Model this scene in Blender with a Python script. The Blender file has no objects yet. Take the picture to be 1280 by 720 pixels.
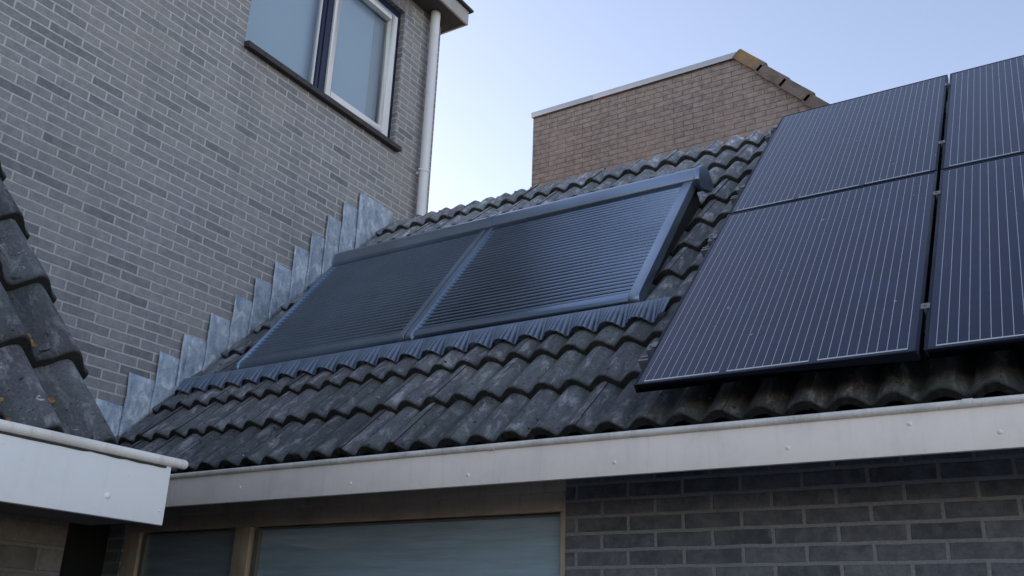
import bpy, bmesh, math, random
from mathutils import Vector, Matrix, noise
random.seed(7)
SC = bpy.context.scene
COL = SC.collection
R = math.radians

# ------------------------------------------------------------------ helpers
def link(o, parent=None):
    COL.objects.link(o)
    if parent is not None: o.parent = parent
    return o

def tag(o, label=None, cat=None, group=None, kind=None):
    if label: o['label'] = label
    if cat: o['category'] = cat
    if group: o['group'] = group
    if kind: o['kind'] = kind
    return o

def empty(name, loc, label, cat, group=None):
    o = bpy.data.objects.new(name, None)
    o.empty_display_size = .2
    o.location = loc
    link(o)
    tag(o, label, cat, group)
    bpy.context.view_layer.update()
    return o

class MB:
    """collects polygons with uv (metres) and a colour attribute; built as ONE mesh"""
    def __init__(s): s.v = []; s.f = []; s.uv = []; s.c = []; s.hascol = False
    def vert(s, p, c=(1, 0, 0)):
        s.v.append(tuple(p)); s.c.append(c); return len(s.v) - 1
    def face(s, idx, uv=None):
        s.f.append(tuple(idx)); s.uv.append(uv)
    def poly(s, pts, uv=None):
        s.face([s.vert(p) for p in pts], uv)
    def box(s, x0, x1, y0, y1, z0, z1, M=None):
        P = [(x0,y0,z0),(x1,y0,z0),(x1,y1,z0),(x0,y1,z0),(x0,y0,z1),(x1,y0,z1),(x1,y1,z1),(x0,y1,z1)]
        if M: P = [M(*p) for p in P]
        b = [s.vert(p) for p in P]
        for q in ((0,3,2,1),(4,5,6,7),(0,1,5,4),(1,2,6,5),(2,3,7,6),(3,0,4,7)):
            s.face([b[i] for i in q])
    def extrude(s, prof, a0, a1, M, caps=True):
        """closed profile [(p,q)] swept from a0 to a1; M(a,p,q)->xyz"""
        n = len(prof)
        A = [s.vert(M(a0, p, q)) for p, q in prof]; B = [s.vert(M(a1, p, q)) for p, q in prof]
        for i in range(n):
            j = (i + 1) % n
            s.face((A[i], A[j], B[j], B[i]))
        if caps: s.face(A[::-1]); s.face(B)
    def tube(s, p0, p1, r, n=16, r1=None, caps=True):
        p0 = Vector(p0); p1 = Vector(p1); d = (p1 - p0).normalized()
        a = d.orthogonal().normalized(); b = d.cross(a)
        r1 = r if r1 is None else r1
        A = []; B = []
        for i in range(n):
            t = 2*math.pi*i/n; o = a*math.cos(t) + b*math.sin(t)
            A.append(s.vert(p0 + o*r)); B.append(s.vert(p1 + o*r1))
        for i in range(n):
            j = (i+1) % n; s.face((A[i], A[j], B[j], B[i]))
        if caps: s.face(A[::-1]); s.face(B)
    def dome(s, c, nrm, r, h, n=10):
        c = Vector(c); d = Vector(nrm).normalized(); a = d.orthogonal().normalized(); b = d.cross(a)
        rings = []
        for k in range(4):
            ph = k/4*math.pi/2
            rings.append([s.vert(c + (a*math.cos(2*math.pi*i/n)+b*math.sin(2*math.pi*i/n))*r*math.cos(ph) + d*h*math.sin(ph)) for i in range(n)])
        t = s.vert(c + d*h)
        for k in range(3):
            for i in range(n):
                j = (i+1) % n; s.face((rings[k][i], rings[k][j], rings[k+1][j], rings[k+1][i]))
        for i in range(n): s.face((rings[3][i], rings[3][(i+1) % n], t))
    def build(s, name, mat, parent=None, smooth=None, bevel=0, recalc=True, uvo=(0,0)):
        me = bpy.data.meshes.new(name)
        me.from_pydata(s.v, [], s.f)
        if recalc or bevel:
            bm = bmesh.new(); bm.from_mesh(me)
            if bevel:
                bmesh.ops.remove_doubles(bm, verts=bm.verts, dist=1e-6)
            bmesh.ops.recalc_face_normals(bm, faces=bm.faces)
            if bevel:
                es = [e for e in bm.edges if len(e.link_faces) == 2 and e.calc_face_angle(0) > .6]
                bmesh.ops.bevel(bm, geom=es, offset=bevel, segments=2, affect='EDGES', profile=.6)
            bm.to_mesh(me); bm.free()
        if s.hascol:
            at = me.color_attributes.new('tint', 'FLOAT_COLOR', 'POINT')
            for i, c in enumerate(s.c): at.data[i].color = (c[0], c[1], c[2], 1)
        uvl = me.uv_layers.new(name='UVMap')
        for p in me.polygons:
            ex = s.uv[p.index] if (not bevel and p.index < len(s.uv)) else None
            n = p.normal
            for k, li in enumerate(p.loop_indices):
                co = me.vertices[me.loops[li].vertex_index].co
                if ex: uvl.data[li].uv = ex[k]
                elif abs(n.x) > max(abs(n.y), abs(n.z)): uvl.data[li].uv = (co.y - uvo[0], co.z - uvo[1])
                elif abs(n.y) > abs(n.z): uvl.data[li].uv = (co.x - uvo[0], co.z - uvo[1])
                else: uvl.data[li].uv = (co.x - uvo[0], co.y - uvo[1])
        if smooth is not None or bevel:
            for p in me.polygons: p.use_smooth = True
            me.set_sharp_from_angle(angle=R(smooth if smooth is not None else 40))
        me.materials.append(mat)
        o = bpy.data.objects.new(name, me)
        link(o)
        if parent is not None:
            o.parent = parent
            o.matrix_parent_inverse = parent.matrix_world.inverted()
        return o

FS = 1.08                # facade stands this much farther back
# ------------------------------------------------------------------ material helpers
class NT:
    def __init__(s, name):
        s.m = bpy.data.materials.new(name); s.m.use_nodes = True
        s.t = s.m.node_tree; s.n = s.t.nodes; s.n.clear()
        s.out = s.n.new('ShaderNodeOutputMaterial')
    def node(s, typ, **kw):
        n = s.n.new(typ)
        for k, v in kw.items(): setattr(n, k, v)
        return n
    def put(s, sock, v):
        if v is None: return
        if isinstance(v, bpy.types.NodeSocket): s.t.links.new(v, sock)
        elif isinstance(v, (tuple, list)):
            d = sock.default_value
            try: sock.default_value = tuple(v) + ((1,) if len(d) == 4 and len(v) == 3 else ())
            except TypeError: sock.default_value = v
        else: sock.default_value = v
    def math(s, op, a, b=None, c=None, clamp=False):
        n = s.node('ShaderNodeMath', operation=op, use_clamp=clamp)
        s.put(n.inputs[0], a); s.put(n.inputs[1], b)
        if c is not None: s.put(n.inputs[2], c)
        return n.outputs[0]
    def mix(s, f, a, b, blend='MIX'):
        n = s.node('ShaderNodeMix', data_type='RGBA', blend_type=blend)
        s.put(n.inputs[0], f); s.put(n.inputs[6], a); s.put(n.inputs[7], b)
        return n.outputs[2]
    def coord(s, which='Object', scale=None):
        c = s.node('ShaderNodeTexCoord').outputs[which]
        if scale is None: return c
        mp = s.node('ShaderNodeMapping'); s.t.links.new(c, mp.inputs[0]); mp.inputs['Scale'].default_value = scale
        return mp.outputs[0]
    def noise(s, vec, scale, detail=4, rough=.6, dist=0):
        n = s.node('ShaderNodeTexNoise'); s.put(n.inputs['Vector'], vec)
        n.inputs['Scale'].default_value = scale; n.inputs['Detail'].default_value = detail
        n.inputs['Roughness'].default_value = rough; n.inputs['Distortion'].default_value = dist
        return n.outputs['Fac']
    def ramp(s, f, a, b, lo=0., hi=1.):
        n = s.node('ShaderNodeMapRange', interpolation_type='SMOOTHSTEP'); s.put(n.inputs[0], f)
        n.inputs[1].default_value = a; n.inputs[2].default_value = b; n.inputs[3].default_value = lo; n.inputs[4].default_value = hi
        return n.outputs[0]
    def bump(s, h, strength=.5, dist=.01, normal=None):
        n = s.node('ShaderNodeBump'); s.put(n.inputs['Height'], h)
        n.inputs['Strength'].default_value = strength; n.inputs['Distance'].default_value = dist
        if normal is not None: s.put(n.inputs['Normal'], normal)
        return n.outputs[0]
    def sep(s, v):
        n = s.node('ShaderNodeSeparateXYZ'); s.put(n.inputs[0], v); return n.outputs
    def attr(s, name):
        n = s.node('ShaderNodeAttribute', attribute_name=name)
        x = s.node('ShaderNodeSeparateColor'); s.put(x.inputs[0], n.outputs['Color']); return x.outputs
    def bsdf(s, color, rough=.6, metal=0., spec=.5, normal=None, coat=0., coatr=.1, finish=True):
        b = s.node('ShaderNodeBsdfPrincipled')
        s.put(b.inputs['Base Color'], color); s.put(b.inputs['Roughness'], rough); s.put(b.inputs['Metallic'], metal)
        s.put(b.inputs['Specular IOR Level'], spec); s.put(b.inputs['Normal'], normal)
        s.put(b.inputs['Coat Weight'], coat); s.put(b.inputs['Coat Roughness'], coatr)
        if finish: s.t.links.new(b.outputs[0], s.out.inputs[0])
        return b

def brick_mat(name, c1, c2, c3, mortar, bw, bh, msize, stain=.3, streak=(.5, .5, .5), bumpd=.006, intra=.45):
    t = NT(name)
    uv = t.coord('UV')
    obj = t.coord('Object')
    # slightly wobbly joints
    wob = t.node('ShaderNodeTexNoise'); t.put(wob.inputs['Vector'], uv); wob.inputs['Scale'].default_value = 9; wob.inputs['Detail'].default_value = 3
    sub = t.node('ShaderNodeVectorMath', operation='SUBTRACT'); t.put(sub.inputs[0], wob.outputs['Color']); sub.inputs[1].default_value = (.5,.5,.5)
    scl = t.node('ShaderNodeVectorMath', operation='SCALE'); t.put(scl.inputs[0], sub.outputs[0]); scl.inputs['Scale'].default_value = .0095
    add = t.node('ShaderNodeVectorMath', operation='ADD'); t.put(add.inputs[0], uv); t.put(add.inputs[1], scl.outputs[0])
    b = t.node('ShaderNodeTexBrick', offset=.5, offset_frequency=2)
    t.put(b.inputs['Vector'], add.outputs[0])
    for k, v in (('Scale', 1), ('Brick Width', bw), ('Row Height', bh), ('Mortar Size', msize), ('Mortar Smooth', .25), ('Bias', 0)): b.inputs[k].default_value = v
    b.inputs['Color1'].default_value = (0,0,0,1); b.inputs['Color2'].default_value = (1,1,1,1); b.inputs['Mortar'].default_value = (.5,.5,.5,1)
    rnd = t.node('ShaderNodeSeparateColor'); t.put(rnd.inputs[0], b.outputs['Color']); rnd = rnd.outputs[0]
    cr = t.node('ShaderNodeValToRGB'); t.put(cr.inputs[0], rnd)
    e = cr.color_ramp.elements; e[0].position = .0; e[0].color = (*c3, 1); e[1].position = .95; e[1].color = (*c2, 1)
    m = e.new(.16); m.color = (*c1, 1); m2 = e.new(.6); m2.color = ((c1[0]+c2[0])*.53, (c1[1]+c2[1])*.50, (c1[2]+c2[2])*.52) + (1,)
    fine = t.noise(obj, 90, 5, .7); big = t.noise(obj, 1.3, 4, .6); mid = t.noise(obj, 17, 4, .65)
    col = t.mix(intra, cr.outputs[0], t.mix(t.ramp(mid, .3, .72), tuple(x*.62 for x in c1), tuple(min(1, x*1.3) for x in c2)), 'MIX')
    col = t.mix(t.math('MULTIPLY', t.ramp(fine, .35, .75), .38), col, tuple(x*.5 for x in c1))
    mcol = t.mix(t.ramp(fine, .3, .7), mortar, tuple(x*.72 for x in mortar))
    fac = b.outputs['Fac']
    col = t.mix(fac, col, mcol)
    col = t.mix(t.math('MULTIPLY', t.ramp(big, .42, .72), stain), col, streak)
    run = t.noise(t.coord('Object', (5, 5, .45)), 1.0, 5, .65)          # rain runs and soot
    col = t.mix(t.math('MULTIPLY', t.ramp(run, .5, .72), .20), col, tuple(x*.55 for x in c1))
    eff = t.noise(obj, 6, 5, .75)                                        # lime bloom
    col = t.mix(t.math('MULTIPLY', t.ramp(eff, .62, .74), .35), col, tuple(min(1, x*1.35) for x in c2))
    h = t.math('ADD', t.math('MULTIPLY', t.math('SUBTRACT', 1, fac), 1.3), t.math('MULTIPLY', fine, .35))
    h = t.math('ADD', h, t.math('MULTIPLY', mid, .35))
    t.bsdf(col, .88, normal=t.bump(h, .7, bumpd), spec=.25)
    return t.m

def paint_mat(name, base, dirt, rough=.45, amt=.5, lowdirt=None, streaks=True, metal=0, spec=.4):
    t = NT(name); o = t.coord('Object')
    f = t.noise(o, 5, 6, .65); g = t.noise(o, 120, 4, .6)
    st = t.noise(t.coord('Object', (30, 30, 2.2)), 1.6, 4, .6)
    col = t.mix(t.math('MULTIPLY', t.ramp(f, .4, .8), amt), base, dirt)
    if streaks: col = t.mix(t.math('MULTIPLY', t.ramp(st, .5, .8), amt*.6), col, dirt)
    col = t.mix(t.math('MULTIPLY', t.ramp(g, .64, .74), amt), col, tuple(x*.5 for x in dirt))
    t.bsdf(col, t.ramp(f, .2, .8, rough-.08, rough+.15), metal, spec, normal=t.bump(g, .12, .002))
    return t.m

# ------------------------------------------------------------------ materials
M_tall = brick_mat('grey_brick', (.235,.248,.262), (.345,.348,.348), (.155,.158,.178), (.60,.58,.565), .2265, .0644, .0068, .3, (.36,.345,.325), intra=.27)
M_facade = brick_mat('dark_grey_brick', (.115,.128,.155), (.215,.228,.25), (.060,.066,.086), (.33,.34,.36), .22*FS, .0625*FS, .0085, .35, (.19,.205,.23))
M_far = brick_mat('brown_grey_brick', (.315,.262,.232), (.355,.305,.275), (.24,.212,.20), (.13,.105,.095), .22, .0625, .0036, .35, (.44,.33,.285), bumpd=.009, intra=.6)
M_near = brick_mat('brown_brick', (.085,.07,.06), (.125,.105,.09), (.045,.04,.036), (.12,.11,.098), .22, .0625, .006, .4, (.16,.15,.13))

def tile_mat(name, rot):
    t = NT(name); o = t.coord('Object'); a = t.attr('tint')
    mp1 = t.node('ShaderNodeMapping'); t.put(mp1.inputs[0], o); mp1.inputs['Rotation'].default_value = rot
    mp2 = t.node('ShaderNodeMapping'); t.put(mp2.inputs[0], mp1.outputs[0]); mp2.inputs['Scale'].default_value = (1, .30, 1) if rot[0] else (.30, 1, 1)
    al = mp2.outputs[0]                      # stretched along the slope
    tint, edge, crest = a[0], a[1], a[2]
    big = t.noise(o, 2.6, 5, .65); mid = t.noise(al, 17, 6, .68, .6); fine = t.noise(o, 95, 4, .7); sp = t.noise(o, 44, 3, .6, .8)
    st = t.noise(al, 26, 5, .66, .5); hue = t.noise(o, 5, 4, .6)
    base = t.mix(t.ramp(hue, .38, .62), (.092,.089,.102), (.082,.097,.100))
    col = t.mix(t.ramp(mid, .34, .66, 0., .85), tuple(x*.55 for x in (.098,.096,.106)), base)
    col = t.mix(t.math('MULTIPLY', t.ramp(st, .48, .68), .78), col, (.215,.215,.225))
    col = t.mix(t.math('MULTIPLY', t.ramp(big, .46, .68), .45), col, (.085,.105,.095))
    col = t.mix(t.math('MULTIPLY', t.ramp(fine, .54, .72), .30), col, (.25,.245,.25))
    col = t.mix(t.math('MULTIPLY', t.ramp(fine, .46, .34), .6), col, (.035,.035,.038))
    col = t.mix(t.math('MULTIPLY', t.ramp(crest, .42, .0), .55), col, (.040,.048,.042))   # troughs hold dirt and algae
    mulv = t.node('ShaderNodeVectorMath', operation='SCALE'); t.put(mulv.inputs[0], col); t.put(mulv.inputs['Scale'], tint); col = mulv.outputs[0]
    li = t.math('MULTIPLY', t.ramp(sp, .67, .70), t.ramp(mid, .44, .56))
    col = t.mix(t.math('MULTIPLY', li, .9), col, (.48,.49,.47))
    ms = t.ramp(t.noise(o, 36, 4, .7, .3), .63, .68)
    col = t.mix(ms, col, (.014,.015,.013))
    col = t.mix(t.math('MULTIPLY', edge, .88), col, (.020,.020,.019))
    h = t.math('ADD', t.math('MULTIPLY', fine, .5), t.math('ADD', t.math('MULTIPLY', mid, .8), t.math('MULTIPLY', ms, .8)))
    t.bsdf(col, t.ramp(mid, .3, .7, .62, .85), spec=.35, normal=t.bump(h, .75, .008))
    return t.m
M_tile = tile_mat('concrete_roof_tile', (-R(45.59), 0, 0))

M_tile2 = tile_mat('lichen_roof_tile', (0, -R(48.6), 0))

def lead_mat():
    t = NT('weathered_lead'); o = t.coord('Object')
    a = t.noise(o, 9, 8, .75, .3); b = t.noise(t.coord('Object', (6, 6, 4)), 2.4, 8, .72, .5); c = t.noise(o, 42, 4, .6)
    col = t.mix(t.ramp(a, .3, .7), (.25,.31,.395), (.46,.535,.62))
    col = t.mix(t.math('MULTIPLY', t.ramp(b, .48, .66), .85), col, (.68,.72,.76))
    col = t.mix(t.math('MULTIPLY', t.ramp(b, .44, .30), .8), col, (.11,.135,.19))
    col = t.mix(t.math('MULTIPLY', t.ramp(c, .6, .75), .4), col, (.13,.13,.15))
    oi = t.node('ShaderNodeObjectInfo'); sv = t.node('ShaderNodeVectorMath', operation='SCALE'); t.put(sv.inputs[0], col)
    t.put(sv.inputs['Scale'], t.math('MULTIPLY_ADD', oi.outputs['Random'], .35, 1.0)); col = sv.outputs[0]
    t.bsdf(col, t.ramp(a, .3, .7, .42, .7), .25, .5, normal=t.bump(t.math('ADD', b, t.math('MULTIPLY', a, 1.2)), .6, .02))
    return t.m
M_lead = lead_mat()

def glasscell_mat():
    t = NT('solar_cells'); uv = t.sep(t.coord('UV')); u, v = uv[0], uv[1]; o = t.coord('Object')
    m = .0205; pitch = .0317
    q = t.math('DIVIDE', t.math('SUBTRACT', u, m), pitch)
    d = t.math('MULTIPLY', t.math('ABSOLUTE', t.math('SUBTRACT', t.math('FRACT', q), .5)), pitch)
    line = t.math('LESS_THAN', d, .00095)
    inside = t.math('MULTIPLY', t.math('GREATER_THAN', v, .027), t.math('LESS_THAN', v, 1.626))
    inside = t.math('MULTIPLY', inside, t.math('MULTIPLY', t.math('GREATER_THAN', u, m), t.math('LESS_THAN', u, .992-m)))
    line = t.math('MULTIPLY', line, inside)
    g = t.math('FRACT', t.math('DIVIDE', t.math('SUBTRACT', u, m), .317))
    dash = t.math('MULTIPLY', t.math('GREATER_THAN', g, .045), t.math('LESS_THAN', g, .955))
    rb = t.math('MULTIPLY', t.math('GREATER_THAN', v, .020), t.math('LESS_THAN', v, .0275))
    rb2 = t.math('MULTIPLY', t.math('GREATER_THAN', v, 1.626), t.math('LESS_THAN', v, 1.630))
    dash = t.math('MULTIPLY', t.math('MULTIPLY', dash, t.math('MAXIMUM', rb, t.math('MULTIPLY', rb2, .2))), t.math('MULTIPLY', t.math('GREATER_THAN', u, m), t.math('LESS_THAN', u, .992-m)))
    # per cell shade
    cu = t.math('FLOOR', t.math('DIVIDE', t.math('SUBTRACT', u, m), .1585)); cv = t.math('FLOOR', t.math('DIVIDE', t.math('SUBTRACT', v, .027), .16))
    comb = t.node('ShaderNodeCombineXYZ'); t.put(comb.inputs[0], cu); t.put(comb.inputs[1], cv)
    oi = t.node('ShaderNodeObjectInfo'); t.put(comb.inputs[2], t.math('MULTIPLY', oi.outputs['Random'], 37.))
    wn = t.node('ShaderNodeTexWhiteNoise', noise_dimensions='3D'); t.put(wn.inputs[0], comb.outputs[0])
    col = t.mix(wn.outputs[0], (.004,.009,.036), (.009,.011,.042))
    blot = t.noise(o, 5.5, 5, .65)
    col = t.mix(t.math('MULTIPLY', t.ramp(blot, .5, .7), .5), col, (.016,.022,.085))
    gap = t.math('FRACT', t.math('DIVIDE', t.math('SUBTRACT', u, m), .1585))
    gap = t.math('MINIMUM', gap, t.math('SUBTRACT', 1, gap))
    col = t.mix(t.math('LESS_THAN', gap, .008), col, (.006,.006,.010))
    col = t.mix(t.math('MULTIPLY', line, .95), col, (.50,.53,.60))
    col = t.mix(t.math('MULTIPLY', dash, .9), col, (.60,.62,.66))
    dust = t.noise(o, 34, 5, .7)
    speck = t.ramp(t.noise(o, 26, 2, .5), .765, .775)
    col = t.mix(t.math('MULTIPLY', t.ramp(dust, .4, .75), .02), col, (.3,.3,.32))
    col = t.mix(t.math('MULTIPLY', speck, .7), col, (.4,.41,.44))
    t.bsdf(col, t.ramp(dust, .3, .75, .13, .22), spec=.42)
    return t.m
M_cell = glasscell_mat()
M_blackalu = paint_mat('black_anodised', (.008,.010,.020), (.02,.022,.03), .42, .3, streaks=False, spec=.25)
M_clamp = paint_mat('clamp_alu', (.21,.22,.24), (.15,.15,.16), .45, .4, streaks=False, metal=.3)
def lacquer(name, base, rough):
    t = NT(name); o = t.coord('Object'); f = t.noise(o, 3, 3, .5)
    t.bsdf(t.mix(t.ramp(f, .35, .7), base, tuple(x*.86 for x in base)), rough, 1.0)
    return t.m
M_shut = lacquer('blue_grey_metallic_lacquer', (.33,.40,.49), .38)
M_curtain = lacquer('slat_lacquer', (.27,.345,.455), .25)
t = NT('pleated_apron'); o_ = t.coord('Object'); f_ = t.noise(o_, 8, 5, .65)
t.bsdf(t.mix(t.math('MULTIPLY', t.attr('tint')[1], .95), t.mix(t.ramp(f_, .35, .7), (.20,.26,.36), (.155,.20,.285)), (.022,.03,.055)), .40, .1, .5)  # crease shade painted into the colour, following the pleat depth
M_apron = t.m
M_white = paint_mat('white_paint', (.82,.82,.81), (.42,.42,.40), .42, .18)
M_fascia = paint_mat('warm_white_paint', (.96,.88,.82), (.40,.37,.35), .5, .25)
M_fasciaL = paint_mat('cool_white_paint', (.83,.84,.85), (.48,.48,.47), .45, .18)
M_lip = paint_mat('gutter_lip', (.80,.77,.73), (.20,.19,.17), .45, .6)
M_pipe = paint_mat('grey_white_pvc', (.80,.81,.83), (.42,.43,.44), .4, .2)
M_grime = paint_mat('grime', (.05,.048,.042), (.03,.03,.028), .8, .6)
M_navy = paint_mat('navy_frame', (.012,.016,.05), (.03,.03,.06), .35, .3, streaks=False)
M_sill = paint_mat('dark_sill', (.045,.038,.038), (.07,.06,.06), .55, .6)
M_wood = paint_mat('beige_wood', (.60,.505,.415), (.20,.15,.11), .55, .5)
M_soff = paint_mat('dark_soffit', (.035,.03,.027), (.04,.035,.03), .7, .5)
M_tsoff = paint_mat('brown_soffit', (.10,.085,.075), (.05,.045,.04), .6, .5)
M_alu = paint_mat('alu_trim', (.50,.50,.51), (.3,.3,.3), .4, .35, metal=.5)
M_tfas = paint_mat('grey_fascia', (.44,.42,.40), (.25,.24,.22), .5, .5)
M_black = paint_mat('black_void', (.012,.012,.012), (.02,.02,.02), .8, .3)
M_curt = paint_mat('white_curtain', (.62,.64,.66), (.5,.5,.52), .8, .2, streaks=False)
M_mortar = paint_mat('ridge_mortar', (.33,.31,.29), (.12,.115,.11), .9, .7, streaks=False)

def verge_mat():
    t = NT('verge_tile'); o = t.coord('Object'); a = t.noise(o, 8, 5, .65); b = t.noise(o, 60, 4, .7)
    li = t.noise(o, 4.2, 4, .6)
    col = t.mix(t.ramp(a, .3, .7), (.13,.10,.085), (.22,.18,.155)); col = t.mix(t.math('MULTIPLY', t.ramp(b, .5, .7), .4), col, (.32,.29,.26))
    at = t.attr('tint')
    col = t.mix(t.math('MULTIPLY', at[1], t.ramp(li, .40, .60)), col, (.42,.24,.05))
    t.bsdf(col, .85, spec=.25, normal=t.bump(t.math('ADD', a, b), .6, .008)); return t.m
M_verge = verge_mat()

def pane_mat(name, gain, tint, rough=.03, refl_veil=0, mcol=(.4,.5,.56)):
    t = NT(name)
    tr = t.node('ShaderNodeBsdfTransparent'); t.put(tr.inputs[0], tint)
    gl = t.node('ShaderNodeBsdfGlossy'); gl.inputs['Roughness'].default_value = rough
    o = t.coord('Object'); t.put(gl.inputs['Normal'], t.bump(t.noise(o, 1.6, 2, .5), .05, .02))
    fr = t.node('ShaderNodeFresnel'); fr.inputs[0].default_value = 1.5
    f = t.math('MULTIPLY', fr.outputs[0], gain, clamp=True)
    df = t.node('ShaderNodeBsdfDiffuse'); t.put(df.inputs[0], mcol)  # diffuse colour standing in for sky reflection and lit blinds
    m0 = t.node('ShaderNodeMixShader'); wv = t.noise(t.coord('Object', (.6, 1, 7)), 5, 4, .6)
    t.put(m0.inputs[0], t.math('MULTIPLY', t.ramp(wv, .2, .8, .8, 1.15), refl_veil)); t.put(m0.inputs[1], tr.outputs[0]); t.put(m0.inputs[2], df.outputs[0])
    mx = t.node('ShaderNodeMixShader'); t.put(mx.inputs[0], f); t.put(mx.inputs[1], m0.outputs[0]); t.put(mx.inputs[2], gl.outputs[0])
    t.t.links.new(mx.outputs[0], t.out.inputs[0]); return t.m
M_pane = pane_mat('double_glazing', 2.9, (.72,.78,.82))
M_pane2 = pane_mat('facade_glazing', 3.0, (.70,.76,.80), refl_veil=.8, mcol=(.54,.72,.88))
M_pane3 = pane_mat('facade_glazing_dim', 3.0, (.70,.76,.80), refl_veil=.7, mcol=(.38,.49,.61))  # left pane: same glass with a dimmer painted reflection
M_blind = paint_mat('pale_blind', (.74,.86,.98), (.70,.82,.95), .8, .2, streaks=False)
M_slat = paint_mat('blind_slat', (.72,.77,.80), (.3,.38,.44), .6, .2, streaks=False)

def leaf_mat():
    t = NT('dry_leaf'); o = t.coord('Object')
    t.bsdf(t.mix(t.ramp(t.noise(o, 40, 4, .6), .35, .65), (.22,.11,.04), (.34,.20,.07)), .8, spec=.2); return t.m
M_leaf = leaf_mat()

def ground_mat():
    t = NT('patio_paving'); uv = t.coord('Object')
    b = t.node('ShaderNodeTexBrick', offset=.5); t.put(b.inputs['Vector'], uv)
    for k, v in (('Scale', 1), ('Brick Width', .4), ('Row Height', .4), ('Mortar Size', .006), ('Mortar Smooth', .2)): b.inputs[k].default_value = v
    b.inputs['Color1'].default_value = (.19,.185,.18,1); b.inputs['Color2'].default_value = (.23,.225,.215,1); b.inputs['Mortar'].default_value = (.1,.1,.095,1)
    n = t.noise(uv, 12, 5, .65)
    t.bsdf(t.mix(t.math('MULTIPLY', t.ramp(n, .4, .7), .4), b.outputs[0], (.13,.13,.12)), .85, normal=t.bump(n, .3, .01)); return t.m
M_ground = ground_mat()

# ------------------------------------------------------------------ key measures (metres, camera at the origin, ground 1.55 below)
GZ = -1.55
AP = R(45.59); P0 = Vector((-1.4602, 3.1339, .9371))
S = Vector((0, math.cos(AP), math.sin(AP))); N = Vector((0, -math.sin(AP), math.cos(AP)))
CREST = -.14
def main(u, s, n):       # u = world x, s up the slope from the eaves, n above the tile crests
    return Vector((u, P0.y, P0.z)) + S*s + N*(n + CREST)
def pan(u, s, n):        # n above the solar panel faces
    return Vector((u, P0.y, P0.z)) + S*s + N*n
XW = -5.06               # face of the tall wall
YF = 3.344*FS               # facade
YG = 3.10                # fascia of the main eaves
TPH = -1.480             # a crest of the main roof tiles

# ------------------------------------------------------------------ setting
g = MB(); g.box(-60, 60, -60, 60, GZ-.3, GZ)
go = g.build('ground', M_ground); tag(go, kind='structure')

# ------------------------------------------------------------------ roof tiles
def softwave(u):
    return .5 + .5*math.cos(2*math.pi*u/.15)
def wave(u):             # u from a crest, period .15 -> 0..1
    c = math.cos(math.pi*u/.15)
    return (math.sqrt(c*c+.03)-.1732)/.8417
AMP = .043
def add_tile(mb, F, u0, s0, L, seed, w=.30, step=.034, th=.038, tint=1., lip=True, amp=AMP, ph=.020, wave=wave):
    rnd = random.Random(seed)
    dn = rnd.uniform(-.002, .002); ds = rnd.uniform(-.0035, .0035); tl = rnd.uniform(-.0025, .0025); yaw = rnd.uniform(-.003, .003)
    tt = tint*rnd.uniform(.74, 1.22)
    nu = 30
    rows = [(.0, -.007), (.0025, -.002), (.008, 0), (.03, 0), (.12, 0), (.22, 0), (.30, 0), (L, 0)]
    grid = []
    off = Vector((rnd.random()*50, rnd.random()*50, 0))
    for (s, dz) in rows:
        line = []
        for i in range(nu+1):
            u = w*i/nu
            g = wave(u+ph)
            n = amp*(g-1) - step*s/.3445 + dn + tl*(u/w-.5)*2 + dz
            n += .003*(u/w)**6 if lip else 0
            ch = 0
            if s < .01:
                nz = noise.noise(Vector((u*38, 0, 0))+off); ch = max(0, nz-.18)*.018 + noise.noise(Vector((u*120, 3, 0))+off)*.0025
            n += noise.noise(Vector((u*25, s*25, 0))+off)*.0015
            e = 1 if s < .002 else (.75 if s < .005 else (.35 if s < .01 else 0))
            p = F(u0+u, s0+s+ds+ch+yaw*(u/w-.5)*2, n)
            line.append(mb.vert(p, (tt, e, g)))
        grid.append(line)
    for a in range(len(grid)-1):
        for i in range(nu):
            mb.face((grid[a][i], grid[a][i+1], grid[a+1][i+1], grid[a+1][i]))
    # nose face and underside
    fr0 = []; fr1 = []; fr2 = []
    for i in range(nu+1):
        u = w*i/nu; g = wave(u+ph)
        base = amp*(g-1) + dn + tl*(u/w-.5)*2
        nz = noise.noise(Vector((u*38, 0, 0))+off); ch = max(0, nz-.18)*.018 + noise.noise(Vector((u*120, 3, 0))+off)*.0025
        yy = yaw*(u/w-.5)*2
        rag = abs(noise.noise(Vector((u*70, 9, 0))+off))*.006
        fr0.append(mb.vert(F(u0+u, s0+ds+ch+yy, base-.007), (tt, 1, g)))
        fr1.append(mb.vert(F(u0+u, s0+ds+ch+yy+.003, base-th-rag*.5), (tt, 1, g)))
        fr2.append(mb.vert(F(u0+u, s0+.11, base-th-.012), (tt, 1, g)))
    for i in range(nu):
        mb.face((fr1[i], fr1[i+1], fr0[i+1], fr0[i])); mb.face((fr2[i], fr2[i+1], fr1[i+1], fr1[i]))
    # side edges
    for i in (0, nu):
        prev = None
        for a, (s, dz) in enumerate(rows):
            top = grid[a][i]
            p = Vector(mb.v[top]); q = p + (F(0,0,-1)-F(0,0,0))*.02
            t2 = mb.vert(p, (tt*.6, .9, .5)); b2 = mb.vert(q, (tt*.5, 1, .5))
            if prev: mb.face((prev[0], t2, b2, prev[1]))
            prev = (t2, b2)

ROWS = [0, .375] + [.375 + .3445*k for k in range(1, 10)]
def row_len(i, RIDGE=3.70):
    s = ROWS[i]
    nxt = ROWS[i+1] if i+1 < len(ROWS) else RIDGE
    return (nxt - s) + (.07 if i+1 < len(ROWS) else 0)

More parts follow.
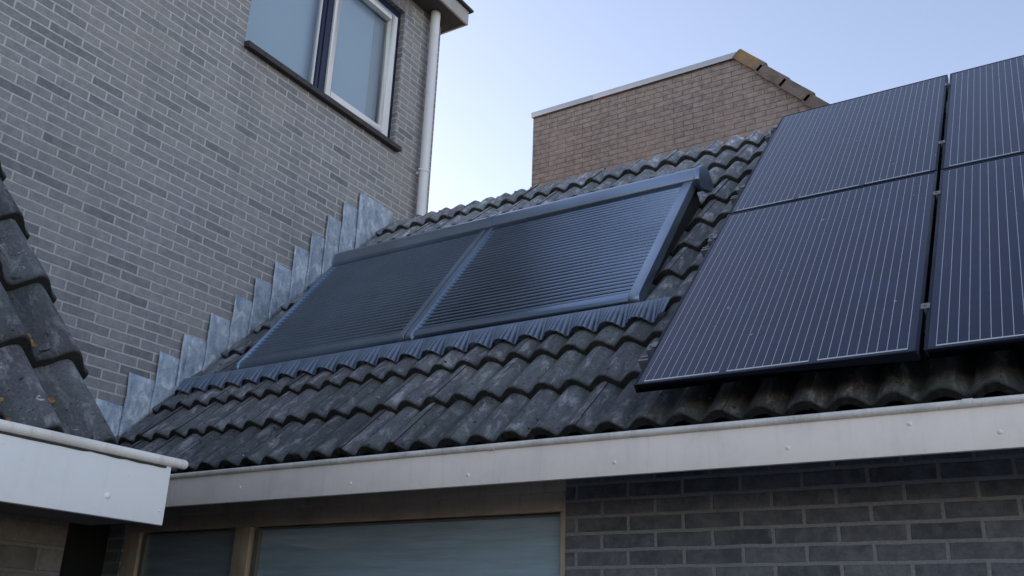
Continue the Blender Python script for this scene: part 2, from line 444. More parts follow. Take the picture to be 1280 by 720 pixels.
# ---- main house ----------------------------------------------------------------
house = empty('house', (-1.6, YF, GZ), 'low house wing with dark tiled roof carrying the solar panels, pale fascia and wide window', 'house')
tm = MB(); tm.hascol = True
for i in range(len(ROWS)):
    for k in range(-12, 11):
        add_tile(tm, main, TPH+.02+.30*k, ROWS[i], row_len(i), i*100+k, tint=1.5 + .155*i)  # tint rises per row: sky light on upper rows painted into the colour
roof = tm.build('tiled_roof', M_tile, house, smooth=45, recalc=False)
# deck below, back slope, ridge
dk = MB()
rid = main(0, 3.70, -.05)
def deckp(x, s): return main(x, s, -.105)
x0, x1 = XW+.002, 1.85
dk.poly([deckp(x0, .0), deckp(x1, .0), deckp(x1, 3.74), deckp(x0, 3.74)])
top = deckp(0, 3.74)
dk.poly([(x0, top.y, top.z), (x1, top.y, top.z), (x1, top.y+2.4, top.z-2.4), (x0, top.y+2.4, top.z-2.4)])
dk.build('roof_deck', M_black, house, recalc=False)
rm = MB()
prev = None
for q in range(int((1.8-XW-.05)/.012)):        # rough mortar bead left along the ridge
    u = XW+.05+q*.012
    nz = noise.noise(Vector((u*9, 2, 0))); nz2 = noise.noise(Vector((u*33, 5, 0)))
    r = max(.004, .009 + .02*nz + .010*nz2)
    c = main(u, 3.70 + .015*nz2, AMP*(wave(u-TPH)-1)-.028 + .010*nz)
    ring = []
    for b in range(7):
        ph = 2*math.pi*b/7
        ring.append(rm.vert(c + (S*math.cos(ph) + N*math.sin(ph))*r*(1+.5*noise.noise(Vector((u*50, b*1.7, 3))))))
    if prev:
        for b in range(7): rm.face((prev[b], prev[(b+1) % 7], ring[(b+1) % 7], ring[b]))
    prev = ring
rm.build('ridge_mortar', M_mortar, house, smooth=60)

# facade walls: right of the window, left of it, below it; right gable
UVF = (-1.5856*FS, (.404-.03125)*FS)
OPX0, OPX1, OPZ0 = -4.54*FS, -1.855*FS, -.75
w = MB()
def slab(mb, x0, x1, z0, z1): mb.box(x0, x1, YF, YF+.11, z0, z1)
slab(w, OPX1, 1.75, GZ, .78); slab(w, XW+.002, OPX0, GZ, .78); slab(w, OPX0, OPX1, GZ, OPZ0); slab(w, OPX0, OPX1, .712, .78)
# right gable
gy0 = YF+.11
w.extrude([(gy0, GZ), (5.82+2.3, GZ), (5.82+2.3, 1.0), (5.82, 3.28), (gy0, 1.12)], 1.64, 1.75, lambda a, p, q: Vector((a, p, q)))
w.box(XW+.002, 1.64, 8.01, 8.12, GZ, 1.0)
w.build('brick_wall', M_facade, house, uvo=UVF)

# soffit + fascia + gutter
sf = MB(); sf.extrude([(YG+.021, .662), (YF-.001, .713), (YF-.001, .725), (YG+.021, .674)], XW+.004, 1.84, lambda a, p, q: Vector((a, p, q))); sf.build('soffit', M_soff, house)
fb = MB(); fb.box(-5.04, 1.84, YG, YG+.02, .603, .735); fa = fb.build('fascia', M_fascia, house, bevel=.0025)
for i, (x, z) in enumerate([(-3.434,.668),(-2.765,.648),(-2.16,.644),(-1.523,.650),(-.895,.653),(-.515,.698),(-.269,.651),(.35,.65)]):
    d = MB(); d.dome((x, YG+.0005, z), (0,-1,0), .0075, .0045); d.build('screw_cap', M_fascia, fa, smooth=60)
gt = MB()
cuts = [-5.04, -2.037, -.33, 1.84]
for a, b in zip(cuts, cuts[1:]):
    pts = []
    for k in range(14):
        th = 2*math.pi*k/14; pts.append((YG-.004+.0125*math.cos(th), .745+.0125*math.sin(th)))
    gt.extrude(pts, a+.0015, b-.0015, lambda q, p, r: Vector((q, p, r + .0018*math.sin(q*2.3))))
    # lapped joint sleeve
    if b < 1.8:
        pts = [(YG-.004+.0138*math.cos(2*math.pi*k/14), .745+.0138*math.sin(2*math.pi*k/14)) for k in range(14)]
        gt.extrude(pts, b-.028, b+.001, lambda q, p, r: Vector((q, p, r)))
gt.build('gutter_lip', M_lip, house, smooth=50)
gt = MB(); gt.box(-5.04, 1.84, YG+.021, YG+.026, .675, .735); gt.box(-5.04, 1.84, YG+.026, YG+.20, .69, .695)
gt.build('gutter', M_grime, house)

# wide window in the facade
wf = MB()
wf.box(OPX0, OPX1, YF-.002, YF+.09, .6515, .711)                    # head board under the soffit
wf.box(OPX0, OPX1, YF+.012, YF+.085, .569, .651)                   # head of the frame
wf.box(OPX0, -4.425*FS, YF+.012, YF+.085, OPZ0+.06, .5685)             # left post
wf.box(-3.705*FS, -3.60*FS, YF+.008, YF+.085, OPZ0+.06, .5685)            # mullion
wf.box(-1.884*FS, OPX1, YF+.010, YF+.085, OPZ0+.06, .5685)             # right post
wf.box(OPX0, OPX1, YF+.004, YF+.09, OPZ0, OPZ0+.0595)               # sill member
frame = wf.build('window_frame', M_wood, house, bevel=.003)
sh = MB()
for (a, b) in ((-4.415*FS, -3.715*FS), (-3.585*FS, -1.889*FS)):
    z0, z1, t = OPZ0+.07, .559, .028
    sh.box(a, a+t, YF+.03, YF+.07, z0, z1)
    sh.box(b-.006, b, YF+.03, YF+.07, z0, z1); sh.box(a+t, b-.006, YF+.03, YF+.07, z0, z0+t); sh.box(a+t, b-.006, YF+.03, YF+.07, z1-.006, z1)
sh.build('sash', paint_mat('grey_green_sash', (.20,.215,.19), (.12,.12,.11), .5, .4), frame)
for (a, b) in ((-4.387*FS, -3.721*FS), (-3.557*FS, -1.895*FS)):
    p = MB(); p.poly([(a, YF+.05, OPZ0+.1), (b, YF+.05, OPZ0+.1), (b, YF+.05, .553), (a, YF+.05, .553)]); p.build('pane', M_pane3 if a < -4 else M_pane2, frame, recalc=False)
    bl = MB()
    z = .547
    while z > OPZ0+.1:
        bl.extrude([(YF+.060, z), (YF+.068, z+.010), (YF+.074, z+.0185), (YF+.075, z+.0195), (YF+.069, z+.0115), (YF+.061, z+.0015)], a-.02, b+.02, lambda q, p_, r: Vector((q, p_, r + .0012*math.sin(q*9+r*31))))
        z -= .0185
    bl.build('venetian_blind', M_slat, frame)
    bk = MB(); bk.box(a-.1, b+.1, YF+.155, YF+.17, OPZ0, .64); bk.build('window_back', M_curt, frame)

# ---- tall house ----------------------------------------------------------------
tall = empty('brick_house', (-7, 3, GZ), 'tall grey brick house on the left with white sash window and downpipe', 'house')
UVT = (2.359, 3.407-.0322)
wy0, wy1, wz0, wz1 = 4.035, 5.835, 4.215, 5.69
w = MB()
YT = 6.395
def wslab(y0, y1, z0, z1, x1=XW): w.box(XW-.11, x1, y0, y1, z0, z1)
wslab(-3, wy0, GZ, 5.93); wslab(wy1, YT, GZ, 5.93); wslab(wy0, wy1, GZ, wz0); wslab(wy0, wy1, wz1, 5.93)
w.box(-9, XW-.11, YT-.11, YT, GZ, 5.93); w.box(-9, -8.89, -3, YT-.11, GZ, 5.93); w.box(-8.89, XW-.11, -3, -2.89, GZ, 5.93)
w.build('brick_wall', M_tall, tall, uvo=UVT)
cs_ = MB(); cs_.box(XW+.001, XW+.02, 1.6, YF-.003, GZ, .66); cs_.build('corner_shade_sheet', M_black, tall)  # added black sheet standing in for the deep shade in this corner
# soldier course over the window: upright bricks 3 mm proud
sc = MB(); y = wy0-.10; rs = random.Random(5)
while y < wy1+.08:
    sc.box(XW+.0005, XW+.004+rs.uniform(0,.002), y+.005, y+.0595, wz1+.004, wz1+.205); y += .0645
sc.build('soldier_course', brick_mat('soldier_brick', (.20,.2,.215), (.27,.262,.265), (.12,.118,.13), (.30,.29,.285), .5, .5, .0001), tall, bevel=.002)
fx0, fx1 = XW-.115, XW-.055      # frame depth
wn = MB()
for (a, b, c, d) in ((wy0, wy1, 5.605, wz1), (wy0, wy1, wz0, 4.285), (wy0, wy0+.03, 4.285, 5.605), (5.782, wy1, 4.285, 5.605), (4.845, 4.955, 4.285, 5.605)):
    wn.box(fx0, fx1, a+.0005, b-.0005, c, d)
wn.box(fx1, fx1+.012, 4.875, 4.915, 4.29, 5.60)   # bead on the mullion
window = wn.build('window_frame', M_navy, tall, bevel=.003)
s1 = MB()
for (a, b, c, d) in ((4.957, 5.018, 4.287, 5.603), (5.695, 5.780, 4.287, 5.603), (5.018, 5.695, 4.287, 4.372), (5.018, 5.695, 5.53, 5.603)):
    s1.box(XW-.10, XW-.038, a, b, c, d)
s1.build('sash', M_white, window, bevel=.004)
s1 = MB()
for (a, b, c, d) in ((4.822, 4.843, 4.287, 5.603), (wy0+.032, wy0+.045, 4.287, 5.603), (wy0+.045, 4.822, 4.287, 4.292), (wy0+.045, 4.822, 5.59, 5.603)):
    s1.box(XW-.10, XW-.076, a, b, c, d)
s1.build('glazing_bead', M_white, window, bevel=.003)
for (a, b, c, d) in ((wy0+.04, 4.83, 4.288, 5.595), (5.01, 5.70, 4.365, 5.54)):
    p = MB(); X = XW-.085; p.poly([(X, a, c), (X, b, c), (X, b, d), (X, a, d)]); p.build('pane', M_pane, window, recalc=False)
bl = MB(); bl.box(XW-.175, XW-.17, wy0+.02, wy1-.015, 4.22, 5.68); bl.build('roller_blind', M_blind, window)
bl = MB(); bl.box(XW-.168, XW-.166, 5.60, 5.82, 4.22, 5.68); bl.build('curtain', M_curt, window)
# sill of separate dark tiles
si = MB(); n = 11; dy = (5.885-4.03)/n
for k in range(n):
    a = 4.03+dy*k
    si.extrude([(XW-.06, 4.262), (XW+.052, 4.238), (XW+.055, 4.232), (XW+.055, 4.190), (XW-.06, 4.205)], a+.0015, a+dy-.0015, lambda q, p_, r: Vector((p_, q, r)))
si.build('window_sill', M_sill, tall, bevel=.002)
# eaves box
e = MB(); e.box(XW+.001, -4.82, -3, 6.48, 5.885, 5.90); e.box(-9.1, XW+.001, YT+.001, 6.48, 5.885, 5.90); e.build('soffit', M_tsoff, tall)
e = MB(); e.box(-4.82, -4.80, -3.05, 6.50, 5.875, 6.035); e.box(-9.1, -4.82, 6.48, 6.50, 5.875, 6.035); e.build('fascia', M_tfas, tall, bevel=.002)
e = MB(); e.box(-9.15, -4.765, -3.1, 6.535, 6.037, 6.06); e.box(-9.1, -4.83, -3, 6.47, 5.94, 6.035); e.build('flat_roof', M_sill, tall)
dp = MB(); PX, PY = XW+.085, 6.19
dp.tube((PX, PY, 2.9), (PX, PY, 5.883), .045, 24)
pipe = dp.build('downpipe', M_pipe, tall, smooth=50)
for z in (5.60,):
    c = MB(); c.tube((PX, PY, z-.004), (PX, PY, 5.88), .0475, 24); c.build('pipe_socket', M_pipe, pipe, smooth=50)
for z in (4.12,):
    c = MB(); c.tube((PX, PY, z-.014), (PX, PY, z+.014), .050, 24); c.box(XW, PX-.03, PY-.012, PY+.012, z-.012, z+.012); c.tube((PX+.01, PY-.052, z), (PX-.01, PY-.072, z), .008, 8)
    c.build('pipe_bracket', M_pipe, pipe, smooth=50)

# stepped lead flashing: one sheet per step
FL = [(3.36,1.32),(3.554,1.528),(3.745,1.715),(3.904,1.885),(4.096,2.085),(4.276,2.285),(4.441,2.47),(4.603,2.648),(4.781,2.846),(4.938,3.029),(5.09,3.245),(5.256,3.431),(5.44,3.605),(5.86,3.605)]
rl = random.Random(11)
for k in range(len(FL)-1):
    ya, za = FL[k]; yb, _ = FL[k+1]
    if k == len(FL)-2: za = 3.60
    lap = .03
    def roofz(y): return P0.z + (y-P0.y)*math.tan(AP) + CREST/math.cos(AP)
    ny, nz = 8, 9
    m = MB(); grid = []
    z0a = 0
    yl, yr = ya-.004, yb+lap
    off = Vector((k*7.1, 0, 0))
    for j in range(nz+1):
        row = []
        for i in range(ny+1):
            f = i/ny; y = yl + (yr-yl)*f
            zt = za + (.012 if f < .5 else 0)*0 - .006*f
            zb = roofz(y) - .06
            if zt < zb+.02: zt = zb+.02
            t = j/nz
            z = zb + (zt-zb)*t
            y2 = y + noise.noise(Vector((z*7, k*3.3, 0)))*.008*(1 if i in (0,) else .5)
            x = XW + .004 + .0045*(k % 2 == 0)*0 + .011*(1-f)**2 + .006*noise.noise(Vector((y*9, z*9, k)))+.004
            if i == 0: x += .004
            row.append(m.vert((x, y2, z + (noise.noise(Vector((y*20, k, 2)))*.004 if j == nz else 0))))
        grid.append(row)
    for j in range(nz):
        for i in range(ny): m.face((grid[j][i], grid[j][i+1], grid[j+1][i+1], grid[j+1][i]))
    fl = m.build('lead_flashing', M_lead, tall, smooth=60)
    md = fl.modifiers.new('sheet', 'SOLIDIFY'); md.thickness = .004
# ---- far building --------------------------------------------------------------
far = empty('brick_building', (-3, 9.9, GZ), 'brown brick building behind the ridge with flat metal coping and sloping verge', 'building')
YB = 8.4
w = MB()
w.extrude([(-5.165, GZ), (0.6, GZ), (0.6, 2.31), (-2.665, 5.90), (-2.72, 5.905), (-5.165, 5.905)], YB, YB+.12, lambda a, p, q: Vector((p, a, q)))
w.box(-5.165, -5.05, YB+.12, 11.4, GZ, 5.905); w.box(.48, .6, YB+.12, 11.4, GZ, 2.28); w.box(-5.05, .48, 11.28, 11.4, GZ, 2.28)
w.build('brick_wall', M_far, far, uvo=(-5.165, .02))
c = MB()
for a, b in ((-5.18, -4.372), (-4.368, -2.665)):
    c.extrude([(YB-.03, 5.90), (YB-.03, 5.967), (YB+.10, 5.972), (YB+.10, 5.906), (YB-.026, 5.906)], a, b, lambda q, p, r: Vector((q, p, r + .008*(q+5.18)/2.5)))
c.build('coping', M_alu, far, bevel=.002)
r_ = MB()
d = Vector((.673, 0, -.740)); nn = Vector((.740, 0, .673)); o0 = Vector((-2.675, 0, 5.915))
r_.poly([o0+Vector((0, YB+.06, 0))+nn*.05, o0+Vector((0, 11.5, 0))+nn*.05, o0+Vector((0, 11.5, 0))+d*4.5+nn*.05, o0+Vector((0, YB+.06, 0))+d*4.5+nn*.05])
r_.poly([(-5.1, YB+.1, 5.9), (-2.66, YB+.1, 5.9), (-2.66, 11.4, 5.9), (-5.1, 11.4, 5.9)])
r_.build('roof', M_sill, far, recalc=False)
for k in range(13):
    v = MB(); v.hascol = True
    s0, L = k*.333 - .02, .365
    rv = random.Random(k)
    st = .028
    prof = []
    for (y, n0) in ((YB-.05, -.03), (YB-.05, .068), (YB-.035, .092), (YB-.01, .099), (YB+.05, .09), (YB+.16, .07), (YB+.16, .04), (YB-.022, .04), (YB-.022, -.03)):
        prof.append((y, n0))
    j1, j2 = rv.uniform(-.004, .004), rv.uniform(-.004, .004)
    n = len(prof)
    rings = []
    for (t, dn) in ((0, -.004), (.03, -.003), (.18, .003), (.35, .012), (.365, .008)):
        ring = []
        for (y, q) in prof:
            p = o0 + d*(s0+t) + nn*(q+dn+j1+j2*t) + Vector((0, y, 0))
            ring.append(v.vert(p, (1, max(0, 1-abs(s0+t-.12)*5.) if k < 1 else 0, 0)))
        rings.append(ring)
    for a in range(len(rings)-1):
        for i in range(n):
            j = (i+1) % n; v.face((rings[a][i], rings[a][j], rings[a+1][j], rings[a+1][i]))
    v.face(rings[0][::-1]); v.face(rings[-1])
    v.build('verge_tile', M_verge, far, smooth=40)

# ---- near outbuilding (left) -----------------------------------------------------
near = empty('outbuilding', (-3.4, -.5, GZ), 'low outbuilding at the left edge with big dark roof tiles and white fascia', 'outbuilding')
BL = R(48.6)
S2 = Vector((-math.cos(BL), 0, math.sin(BL))); N2 = Vector((math.sin(BL), 0, math.cos(BL))); O2 = Vector((-2.093, 0, .463))
def nearf(u, s, n): return O2 + Vector((0, u, 0)) + S2*s + N2*n
VY = 1.54
tm = MB(); tm.hascol = True
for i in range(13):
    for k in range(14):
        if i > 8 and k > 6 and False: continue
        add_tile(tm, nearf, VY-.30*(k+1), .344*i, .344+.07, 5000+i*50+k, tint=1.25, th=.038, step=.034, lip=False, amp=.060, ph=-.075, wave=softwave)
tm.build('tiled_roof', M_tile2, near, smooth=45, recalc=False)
dk = MB(); dk.poly([nearf(-2.6, 0, -.12), nearf(VY-.02, 0, -.12), nearf(VY-.02, 4.48, -.12), nearf(-2.6, 4.48, -.12)]); dk.build('roof_deck', M_black, near, recalc=False)
w = MB()
w.box(-2.40, -2.30, -2.6, 1.44, GZ, .30)
w.extrude([(-2.30, GZ), (-2.30, .30), (-2.28, .44), (-5.05, 3.55), (-5.05, GZ)], 1.44, 1.525, lambda a, p, q: Vector((p, a, q)))
w.build('brick_wall', M_near, near, uvo=(.03, .02))
b = MB(); b.box(-2.296, -2.072, -2.6, 1.585, .273, .288); b.build('soffit', M_tsoff, near)
b = MB(); b.box(-2.070, -2.052, -2.6, 1.617, .268, .420); fa = b.build('fascia', M_fasciaL, near, bevel=.0025)
for (y, z) in ((1.447,.317),(1.60,.302),(.55,.32),(-.4,.32)):
    q = MB(); q.dome((-2.0525, y, z), (1,0,0), .0085 if y != 1.60 else .003, .005); q.build('screw_cap', M_fasciaL, fa, smooth=60)
gl = MB()
pts = [(-2.051+.0125*math.cos(2*math.pi*k/16), .4265+.0125*math.sin(2*math.pi*k/16)) for k in range(16)]
gl.extrude(pts, -2.6, 1.652, lambda a, p, q: Vector((p, a, q)), caps=False)
gl.dome((-2.051, 1.652, .4265), (0,1,0), .0125, .012, 16)
gl.build('gutter_lip', M_lip, near, smooth=55)
gl = MB()
for q in range(210):                            # dirt hanging under the lip
    y0_, y1_ = -2.6+q*.02, -2.58+q*.02
    h0, h1 = (.4085+.003*noise.noise(Vector((v_*9, 1, 0)))+.003*noise.noise(Vector((v_*70, 7, 0))) for v_ in (y0_, y1_))
    gl.poly([(-2.0508, y0_, h0), (-2.0508, min(y1_, 1.615), h1), (-2.0508, min(y1_, 1.615), .417), (-2.0508, y0_, .417)])
gl.build('dirt_line', M_grime, near, recalc=False)
gl = MB(); gl.box(-2.094, -2.090, -2.6, 1.60, .30, .41); gl.box(-2.29, -2.095, -2.6, 1.60, .295, .30); gl.build('gutter', M_grime, near)

# dry leaf scraps caught between the near tiles
def leaf(loc, nrm, size, rz, label):
    m = MB(); rr = random.Random(int(size*1e5)+int(rz*10))
    n = Vector(nrm).normalized(); a = n.orthogonal().normalized(); a = Matrix.Rotation(rz, 3, n) @ a; b = n.cross(a)
    cols = []
    for i in range(7):
        t = i/6; wd = math.sin(math.pi*min(.98, max(.03, t)))**.8*size*.42*rr.uniform(.7, 1.2)
        mid = Vector(loc) + a*(t-.5)*size + n*(.004+.25*size*(t-.5)**2+rr.uniform(0, .003))
        cols.append([m.vert(mid - b*wd + n*rr.uniform(.001, .007)), m.vert(mid), m.vert(mid + b*wd + n*rr.uniform(.001, .007))])
    for i in range(6):
        for j in range(2): m.face((cols[i][j], cols[i][j+1], cols[i+1][j+1], cols[i+1][j]))
    o = m.build('dry_leaf', M_leaf, None, smooth=60)
    tag(o, label, 'leaf', 'dry leaf scraps on the near roof')

# ---- roller shutters over the roof windows ---------------------------------------
SX = [P0.x-3.09, P0.x-1.755, P0.x-.335]
SB, ST = 1.055, 2.285
NB, NTp = .048, .170
def shn(s): return NB + (NTp-NB)*(s-SB)/(ST-SB)
slope = (NTp-NB)/(ST-SB)
def make_shutter(xa, xb, label, mat, mats, endcap):
    o = empty('roller_shutter', main((xa+xb)/2, SB, 0), label, 'roller shutter', 'solar roller shutters over the roof windows')
    def sl(u, s, n): return main(u, s, shn(s)+n)
    rl_, rr_ = (.020, .046) if endcap == 'left' else (.046, .064)
    # curtain of slats
    m = MB(); p = .0362; ns = 33; L0 = SB+.048
    a = xa+rl_-.004; b = xb-rr_+.004
    prof = []
    for k in range(ns):
        s0 = L0 + k*p
        prof += [(s0, -.040), (s0+.0036, -.040), (s0+.0052, -.0265), (s0+.0095, -.0180), (s0+.0145, -.0135), (s0+.021, -.0120), (s0+.028, -.0140), (s0+.0335, -.0185), (s0+.0358, -.0235)]
    A = [m.vert(sl(a, s, n)) for s, n in prof]; B = [m.vert(sl(b, s, n)) for s, n in prof]
    for i in range(len(prof)-1): m.face((A[i], B[i], B[i+1], A[i+1]))
    m.build('slat_curtain', mats, o, smooth=50)
    # bottom bar with rounded nose
    m = MB()
    m.extrude([(L0+.001, -.05), (L0+.001, -.015), (L0-.004, -.010), (L0-.030, -.011), (L0-.050, -.017), (L0-.062, -.032), (L0-.066, -.055), (L0-.060, -.098), (L0-.03, -.098), (L0-.02, -.05)], a, b, sl)
    m.build('bottom_bar', mats, o, smooth=45)
    # side rails, with rounded foot
    for (u0, u1) in ((xa+.0035, xa+rl_), (xb-rr_, xb-.0035)):
        m = MB()
        prof = [(ST+.01, -.055), (ST+.01, .0), (SB+.03, .0), (SB-.002, -.002), (SB-.018, -.012), (SB-.026, -.03), (SB-.03, -.06), (SB-.03, -.082), (SB-.0, -.082), (SB+.02, -.055)]
        m.extrude(prof, u0, u1, sl)
        rail = m.build('side_rail', mat, o, bevel=.004)
    # top box
    m = MB()
    T0 = ST-.005
    # n measured from the crest plane here
    pr = [(T0, .125), (T0-.014, .140), (T0-.014, .172), (T0-.008, .181), (T0+.046, .212), (T0+.058, .214), (T0+.13, .200), (T0+.17, .180), (T0+.19, .135), (T0+.195, .05), (T0+.14, .045), (T0+.12, .105)]
    x_a = xa + .0005; x_b = xb + (.0 if endcap == 'right' else -.0005)
    m.extrude(pr, x_a, x_b, main)
    m.build('shutter_box', mat, o, smooth=35)
    # end cap of the box
    m = MB()
    pc = [(T0-.004, .108), (T0-.018, .136), (T0-.018, .174), (T0-.010, .185), (T0+.045, .216), (T0+.060, .218), (T0+.135, .204), (T0+.176, .182), (T0+.196, .136), (T0+.20, .045), (T0+.13, .03), (T0+.07, .07)]
    if endcap == 'right': m.extrude(pc, xb+.0005, xb+.036, main)
    else: m.extrude(pc, xa-.012, xa+.0, main)
    m.build('end_cap', mat, o, bevel=.004)
    # roof window frame hidden under the shutter
    m = MB(); q = .05
    m.extrude([(SB+.03, -.03), (SB+.03, .0), (ST, .095), (ST+.12, .09), (ST+.12, -.03)], xa+q, xb-q, main)
    m.build('roof_window_frame', M_black, o)
    if endcap == 'right':   # coupling strip where the two boxes meet
        m = MB(); pr2 = [(T0-.018, .138), (T0-.018, .174), (T0-.010, .185), (T0+.045, .216), (T0+.060, .218), (T0+.132, .204), (T0+.173, .183), (T0+.17, .165), (T0+.08, .195), (T0+.02, .175)]
        m.extrude(pr2, xa-.022, xa+.022, main); m.build('coupling_strip', mat, o, smooth=35)
    return o
make_shutter(SX[0], SX[1], 'darker roller shutter next to the lead flashing, left of the pair', M_shut, M_curtain, 'left')
make_shutter(SX[1], SX[2], 'lighter blue-grey roller shutter nearest the solar panels, right of the pair', M_shut, M_curtain, 'right')

# pleated apron flashing below the shutters
m = MB(); m.hascol = True
ua, ub = XW+.06, P0.x-.17
nu = int((ub-ua)/.0018); ns = 9
rows = []
for j in range(ns+1):
    f = j/ns; row = []
    for i in range(nu+1):
        u = ua + (ub-ua)*i/nu
        g = wave(u-TPH)
        fan = .34 + .66*f                               # pleats open towards the nose
        # fold lines converge upwards: shift u towards the trough at the top
        ph = (u-TPH)/.15
        k = math.floor(ph); fr = ph-k
        low = AMP*(g-1)*1.25 + .014
        low -= .010*(1 - f)*0
        top = .022
        s = 1.01 - .135*f - .006*math.cos(2*math.pi*ph)*f
        n = top*(1-f) + low*f
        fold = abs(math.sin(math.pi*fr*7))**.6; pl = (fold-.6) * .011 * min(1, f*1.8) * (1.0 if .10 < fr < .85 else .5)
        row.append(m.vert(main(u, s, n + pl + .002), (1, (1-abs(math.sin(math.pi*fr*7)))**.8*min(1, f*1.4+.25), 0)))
    rows.append(row)
for j in range(ns):
    for i in range(nu): m.face((rows[j+1][i], rows[j+1][i+1], rows[j][i+1], rows[j][i]))
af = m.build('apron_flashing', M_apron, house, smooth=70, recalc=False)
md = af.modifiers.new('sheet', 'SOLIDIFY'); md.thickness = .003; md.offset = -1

# ---- solar panels ------------------------------------------------------------------
WP, HP, GAP = .992, 1.6476, .0142
def make_panel(c, r, label, clampspots):
    u0 = P0.x + c*(WP+GAP); s0 = r*(HP+GAP)
    o = empty('solar_panel', pan(u0+WP/2, s0, 0), label, 'solar panel', 'black solar panels on the tiled roof')
    m = MB(); t = .011; h = .035
    def bx(a, b, c_, d): m.box(a, b, c_, d, -h, 0, M=lambda x, y, z: pan(x, y, z))
    bx(u0, u0+t, s0, s0+HP); bx(u0+WP-t, u0+WP, s0, s0+HP); bx(u0+t, u0+WP-t, s0, s0+t); bx(u0+t, u0+WP-t, s0+HP-t, s0+HP)
    m.build('frame', M_blackalu, o, bevel=.0008)
    m = MB()
    q = [(u0+t, s0+t), (u0+WP-t, s0+t), (u0+WP-t, s0+HP-t), (u0+t, s0+HP-t)]
    m.poly([pan(a, b, -.0016) for a, b in q], uv=[(a-u0, b-s0) for a, b in q])
    m.build('cell_sheet', M_cell, o, recalc=False)
    m = MB(); m.poly([pan(a, b, -.008) for a, b in q]); m.build('backsheet', M_black, o)
    for (side, s) in clampspots:
        m = MB()
        if side == 'end':
            m.box(u0-.036, u0-.001, s-.024, s+.024, -.034, -.004, M=pan); m.box(u0-.012, u0+.008, s-.020, s+.020, .0005, .004, M=pan)
            m.box(u0-.012, u0-.001, s-.020, s+.020, -.004, .0005, M=pan)
            b_ = pan(u0-.021, s, -.004); m.tube(b_, b_ + N*.006, .0055, 10)
            m.build('end_clamp', M_clamp, o, bevel=.001)
        else:
            uc = u0+WP+GAP/2
            m.box(uc-.015, uc+.015, s-.019, s+.019, .0006, .0045, M=pan); m.box(uc-.005, uc+.005, s-.019, s+.019, -.05, .0006, M=pan)
            b_ = pan(uc, s, .0045); m.tube(b_, b_ + N*.004, .0055, 8)
            m.build('mid_clamp', M_clamp, o, bevel=.001)
    return o
RS = [.30, 1.36, 2.04, 3.08]
make_panel(0, 0, 'lower left black solar panel beside the roller shutter, just above the gutter', [('end', RS[0]), ('end', RS[1]), ('mid', RS[0]), ('mid', RS[1])])
make_panel(0, 1, 'upper left black solar panel with its top corner in front of the brown building', [('end', RS[2]), ('end', RS[3]), ('mid', RS[2]), ('mid', RS[3])])
make_panel(1, 0, 'lower right black solar panel cut off by the right edge of the photo', [])
make_panel(1, 1, 'upper right black solar panel reaching highest against the sky', [])
lab = ['lowest mounting rail end sticking out near the bottom corner of the panels', 'second mounting rail from the bottom, beside the lower panel\'s upper half',
       'third mounting rail from the bottom, just above the seam between the panels', 'topmost mounting rail end, near the ridge tiles']
for s, l in zip(RS, lab):
    m = MB(); a, b = P0.x-.075, P0.x+2*WP+GAP+.05
    m.extrude([(s-.045, -.0755), (s-.005, -.0755), (s-.005, -.037), (s-.018, -.037), (s-.018, -.043), (s-.032, -.043), (s-.032, -.037), (s-.045, -.037)], a, b, pan)
    o = m.build('mounting_rail', M_clamp)
    # hooks down to the tiles
    rail = o
    for u in (P0.x+.28, P0.x+1.18, P0.x+1.78):
        h = MB(); h.extrude([(s-.040, -.076), (s-.012, -.076), (s-.012, -.20), (s-.040, -.20)], u-.015, u+.015, pan)
        h.build('roof_hook', M_clamp, rail)
    tag(rail, l, 'mounting rail', 'rails carrying the solar panels')

# dry leaves lie in the first troughs of the near roof
def on_near(u, s):
    r = int(s/.344); st = s - r*.344
    n = .060*(softwave(u-(VY-.225))-1) - .034*st/.3445
    return nearf(u, s, n)
for (u, s, z, rz, l) in ((1.39, .19, .026, .4, 'single dry orange leaf in the last trough, upper of those by the white gutter'),
                         (1.20, .085, .024, 1.3, 'dry orange leaf scrap lying above the white gutter at the far left'),
                         (1.22, .035, .022, 2.2, 'small dry leaf scrap touching the white gutter edge'),
                         (1.37, .385, .032, .9, 'dry orange grass wisp caught on the second row of near tiles'),
                         (1.38, .44, .026, 2.6, 'small orange leaf scrap just above the grass wisp on the near roof')):
    leaf(on_near(u, s), N2, z, rz, l)

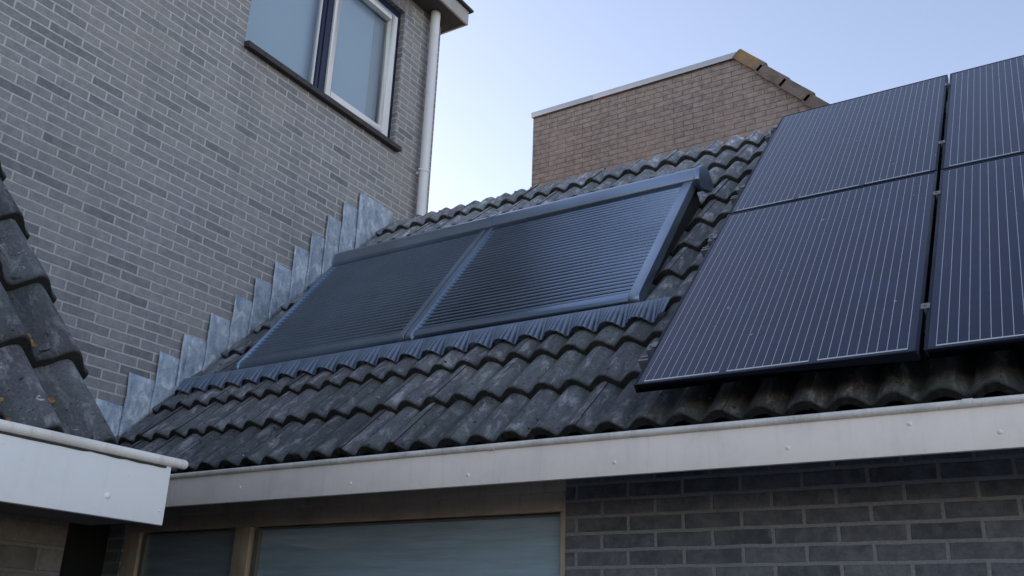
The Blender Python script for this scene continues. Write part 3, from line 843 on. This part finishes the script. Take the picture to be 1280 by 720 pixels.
# ------------------------------------------------------------------ light
SUN_EL, SUN_AZ = R(20), R(-82)       # low behind the tall house, left
wd = bpy.data.worlds.new('World'); SC.world = wd; wd.use_nodes = True
nt = wd.node_tree; nt.nodes.clear()
sky = nt.nodes.new('ShaderNodeTexSky'); sky.sky_type = 'NISHITA'; sky.sun_disc = False
sky.sun_elevation = SUN_EL; sky.sun_rotation = SUN_AZ; sky.altitude = 0; sky.air_density = 1.0; sky.dust_density = .8; sky.ozone_density = 1.0
bg = nt.nodes.new('ShaderNodeBackground'); bg.inputs[1].default_value = .33
ow = nt.nodes.new('ShaderNodeOutputWorld'); wb = nt.nodes.new('ShaderNodeMix'); wb.data_type = 'RGBA'; wb.blend_type = 'MULTIPLY'; wb.inputs[0].default_value = 1   # camera white balance
wb.inputs[7].default_value = (1.24, 1.02, .95, 1)
nt.links.new(sky.outputs[0], wb.inputs[6]); nt.links.new(wb.outputs[2], bg.inputs[0]); nt.links.new(bg.outputs[0], ow.inputs[0])
L = bpy.data.lights.new('sun', 'SUN'); L.energy = 2.5; L.angle = R(.5); L.color = (1, .87, .70)
lo = bpy.data.objects.new('sun', L); link(lo)
to_sun = Vector((math.sin(SUN_AZ)*math.cos(SUN_EL), math.cos(SUN_AZ)*math.cos(SUN_EL), math.sin(SUN_EL)))
lo.rotation_euler = to_sun.to_track_quat('Z', 'Y').to_euler()
lo.location = to_sun*30

# ------------------------------------------------------------------ camera
cd = bpy.data.cameras.new('camera'); cam = bpy.data.objects.new('camera', cd); link(cam)
r0 = Vector((.84836, .52837, .03344)); u0 = Vector((.16152, -.31846, .93407)); f0 = Vector((-.50418, .78703, .35551))
cam.matrix_world = Matrix((( r0.x, u0.x, -f0.x, 0), (r0.y, u0.y, -f0.y, 0), (r0.z, u0.z, -f0.z, 0), (0, 0, 0, 1)))
cd.sensor_width = 36; cd.lens = 1196.53/1280*36; cd.clip_start = .05; cd.clip_end = 500
SC.camera = cam
SC.view_settings.view_transform = 'Standard'; SC.view_settings.look = 'None'; SC.view_settings.exposure = 0; SC.view_settings.gamma = 1
SC.cycles.max_bounces = 8
